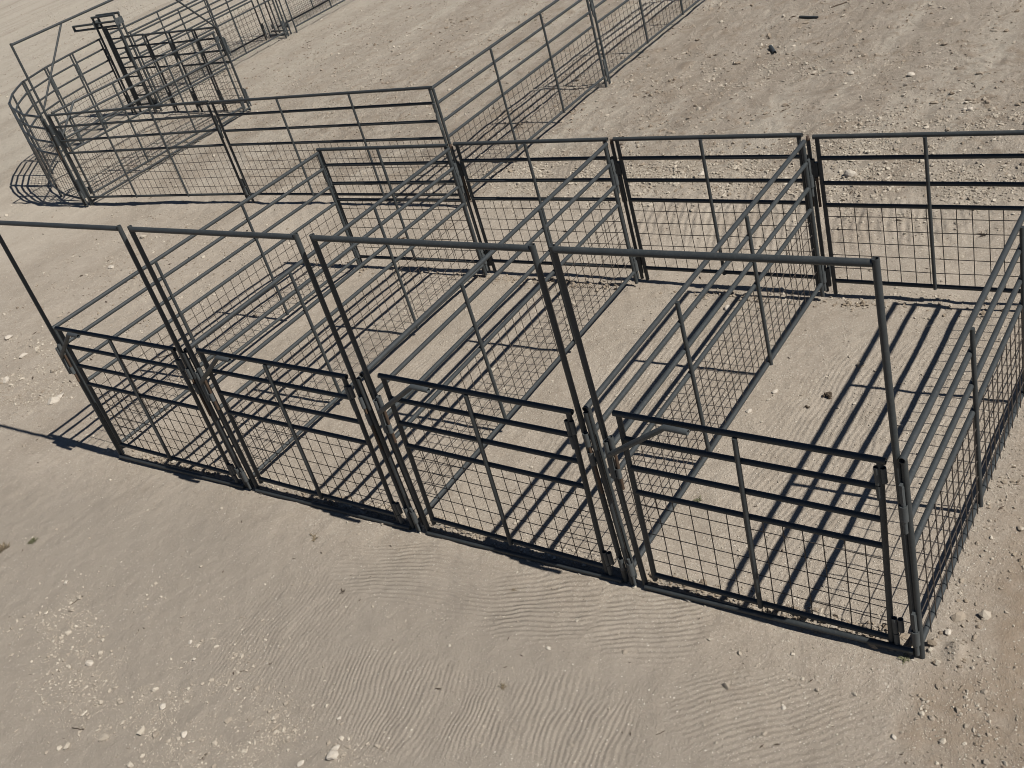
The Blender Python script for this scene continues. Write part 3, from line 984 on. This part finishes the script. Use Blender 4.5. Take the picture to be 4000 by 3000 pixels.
tuft(-1.95, -0.95, 0.031, 24, M_DRY, 'small dry weed on bare dirt at the lower middle')
tuft(-3.48, -1.31, 0.019, 12, M_TWIG, 'tiny dark sprig left of the raked ridges')


def dung(x, y, s, label):
    V, F = [], []
    for k_ in range(9):
        o = Vector((random.gauss(0, s * .5), random.gauss(0, s * .4), random.uniform(0, s * .5)))
        i = len(V)
        r = s * random.uniform(.3, .55)
        V += [o + Vector(tuple(p)) * (r * random.uniform(.75, 1.2)) for p in ICO_V]
        F += [tuple(int(q) + i for q in ff) for ff in ICO_F]
    me = bpy.data.meshes.new('dung')
    me.from_pydata([tuple(p) for p in V], [], F)
    me.materials.append(M_DUNG)
    tag(link('dung', me, None, (x, y, gz(x, y) + s * .2)), label, 'dung', 'dung on the pen floor')


dung(-1.18, 2.02, .030, 'dark lump of dung on the floor of the nearest right hand pen')
dung(-1.27, 1.87, .014, 'small dark crumb of dung beside the larger lump in the right hand pen')

# two cut offs of dark pipe and a few sticks lying on the far dirt
for (xa, ya, xb, yb, r, lab) in ((-4.46, 10.10, -4.19, 10.03, .018, 'short dark pipe offcut lying at the top of the churned dirt'),
                                 (-4.44, 9.04, -4.30, 8.83, .024, 'thick stub of dark pipe lying on the churned dirt')):
    o = root('pipe_offcut', (xa, ya, gz(xa, ya) + r * .8), (xb, yb, gz(xb, yb) + r * .8), lab, 'pipe offcut', 'pipe offcuts')
    pipe('tube', o, 'x', (0, 0, 0), math.hypot(xb - xa, yb - ya), r, True, M_PIPE)


def stick(x, y, ln, ang, r, label):
    p = []
    for s in range(5):
        p.append((ln * (s / 4 - .5), random.gauss(0, ln * .03), r * .8 + abs(random.gauss(0, r))))
    o = link('stick', MB().tube(p, r, 6, False).mesh('stick', M_TWIG), None, (x, y, gz(x, y)))
    o.rotation_euler = (0, 0, ang)
    tag(o, label, 'stick', 'sticks on the dirt')


stick(-4.06, 10.55, .30, 1.0, .008, 'dark stick lying above the pipe offcut at the top')
stick(-4.36, -2.16, .10, 0.2, .0025, 'thin dark stick in the lower left gravel')
stick(-3.62, -1.42, .05, 0.5, .0022, 'short dark stick on the smooth dirt at lower left')
stick(-5.42, -1.38, .10, 1.3, .0022, 'thin straw coloured stick on the lower left gravel')
stick(-7.65, 1.35, .22, 0.6, .004, 'pale dry stalk lying beside the leftmost front gate')
stick(-1.0, -0.9, .05, 0.9, .002, 'little dark stick on bare dirt at the lower right')

# dark dry bits of straw and dung crumbs strewn over the yard
n = 3200
rr = np.exp(rng.uniform(math.log(2.0), math.log(22), n) ** 1.0)
rr = np.where((rr < 7) & (rng.uniform(0, 1, n) < .6), rr + rng.uniform(6, 9, n), rr)
aa = rng.uniform(R_(60), R_(195), n)
bx, by = 1.0 + rr * np.cos(aa), -3.0 + rr * np.sin(aa)
ba = rng.uniform(0, 6.28, n)
bl = rng.lognormal(math.log(.0065), .55, n) * (0.7 + rr * .10)
bw = bl * rng.uniform(.10, .35, n)
bz = ground_h(bx, by) + bw * .5 + 0.001
dx, dy = np.cos(ba), np.sin(ba)
c0 = np.stack([bx, by, bz], -1)
d = np.stack([dx * bl, dy * bl, rng.normal(0, .15, n) * bl], -1)
w = np.stack([-dy * bw, dx * bw, np.zeros(n)], -1)
u = np.stack([np.zeros(n), np.zeros(n), bw], -1)
vv = np.stack([c0 - d, c0 + d, c0 + w, c0 - w, c0 + u, c0 - u], 1).reshape(-1, 3)
ff = (OCT_F[None] + (np.arange(n) * 6)[:, None, None]).reshape(-1, 3)
lt = link('debris', fast_mesh('debris', vv, ff, M_TWIG, False))
lt['kind'] = 'stuff'
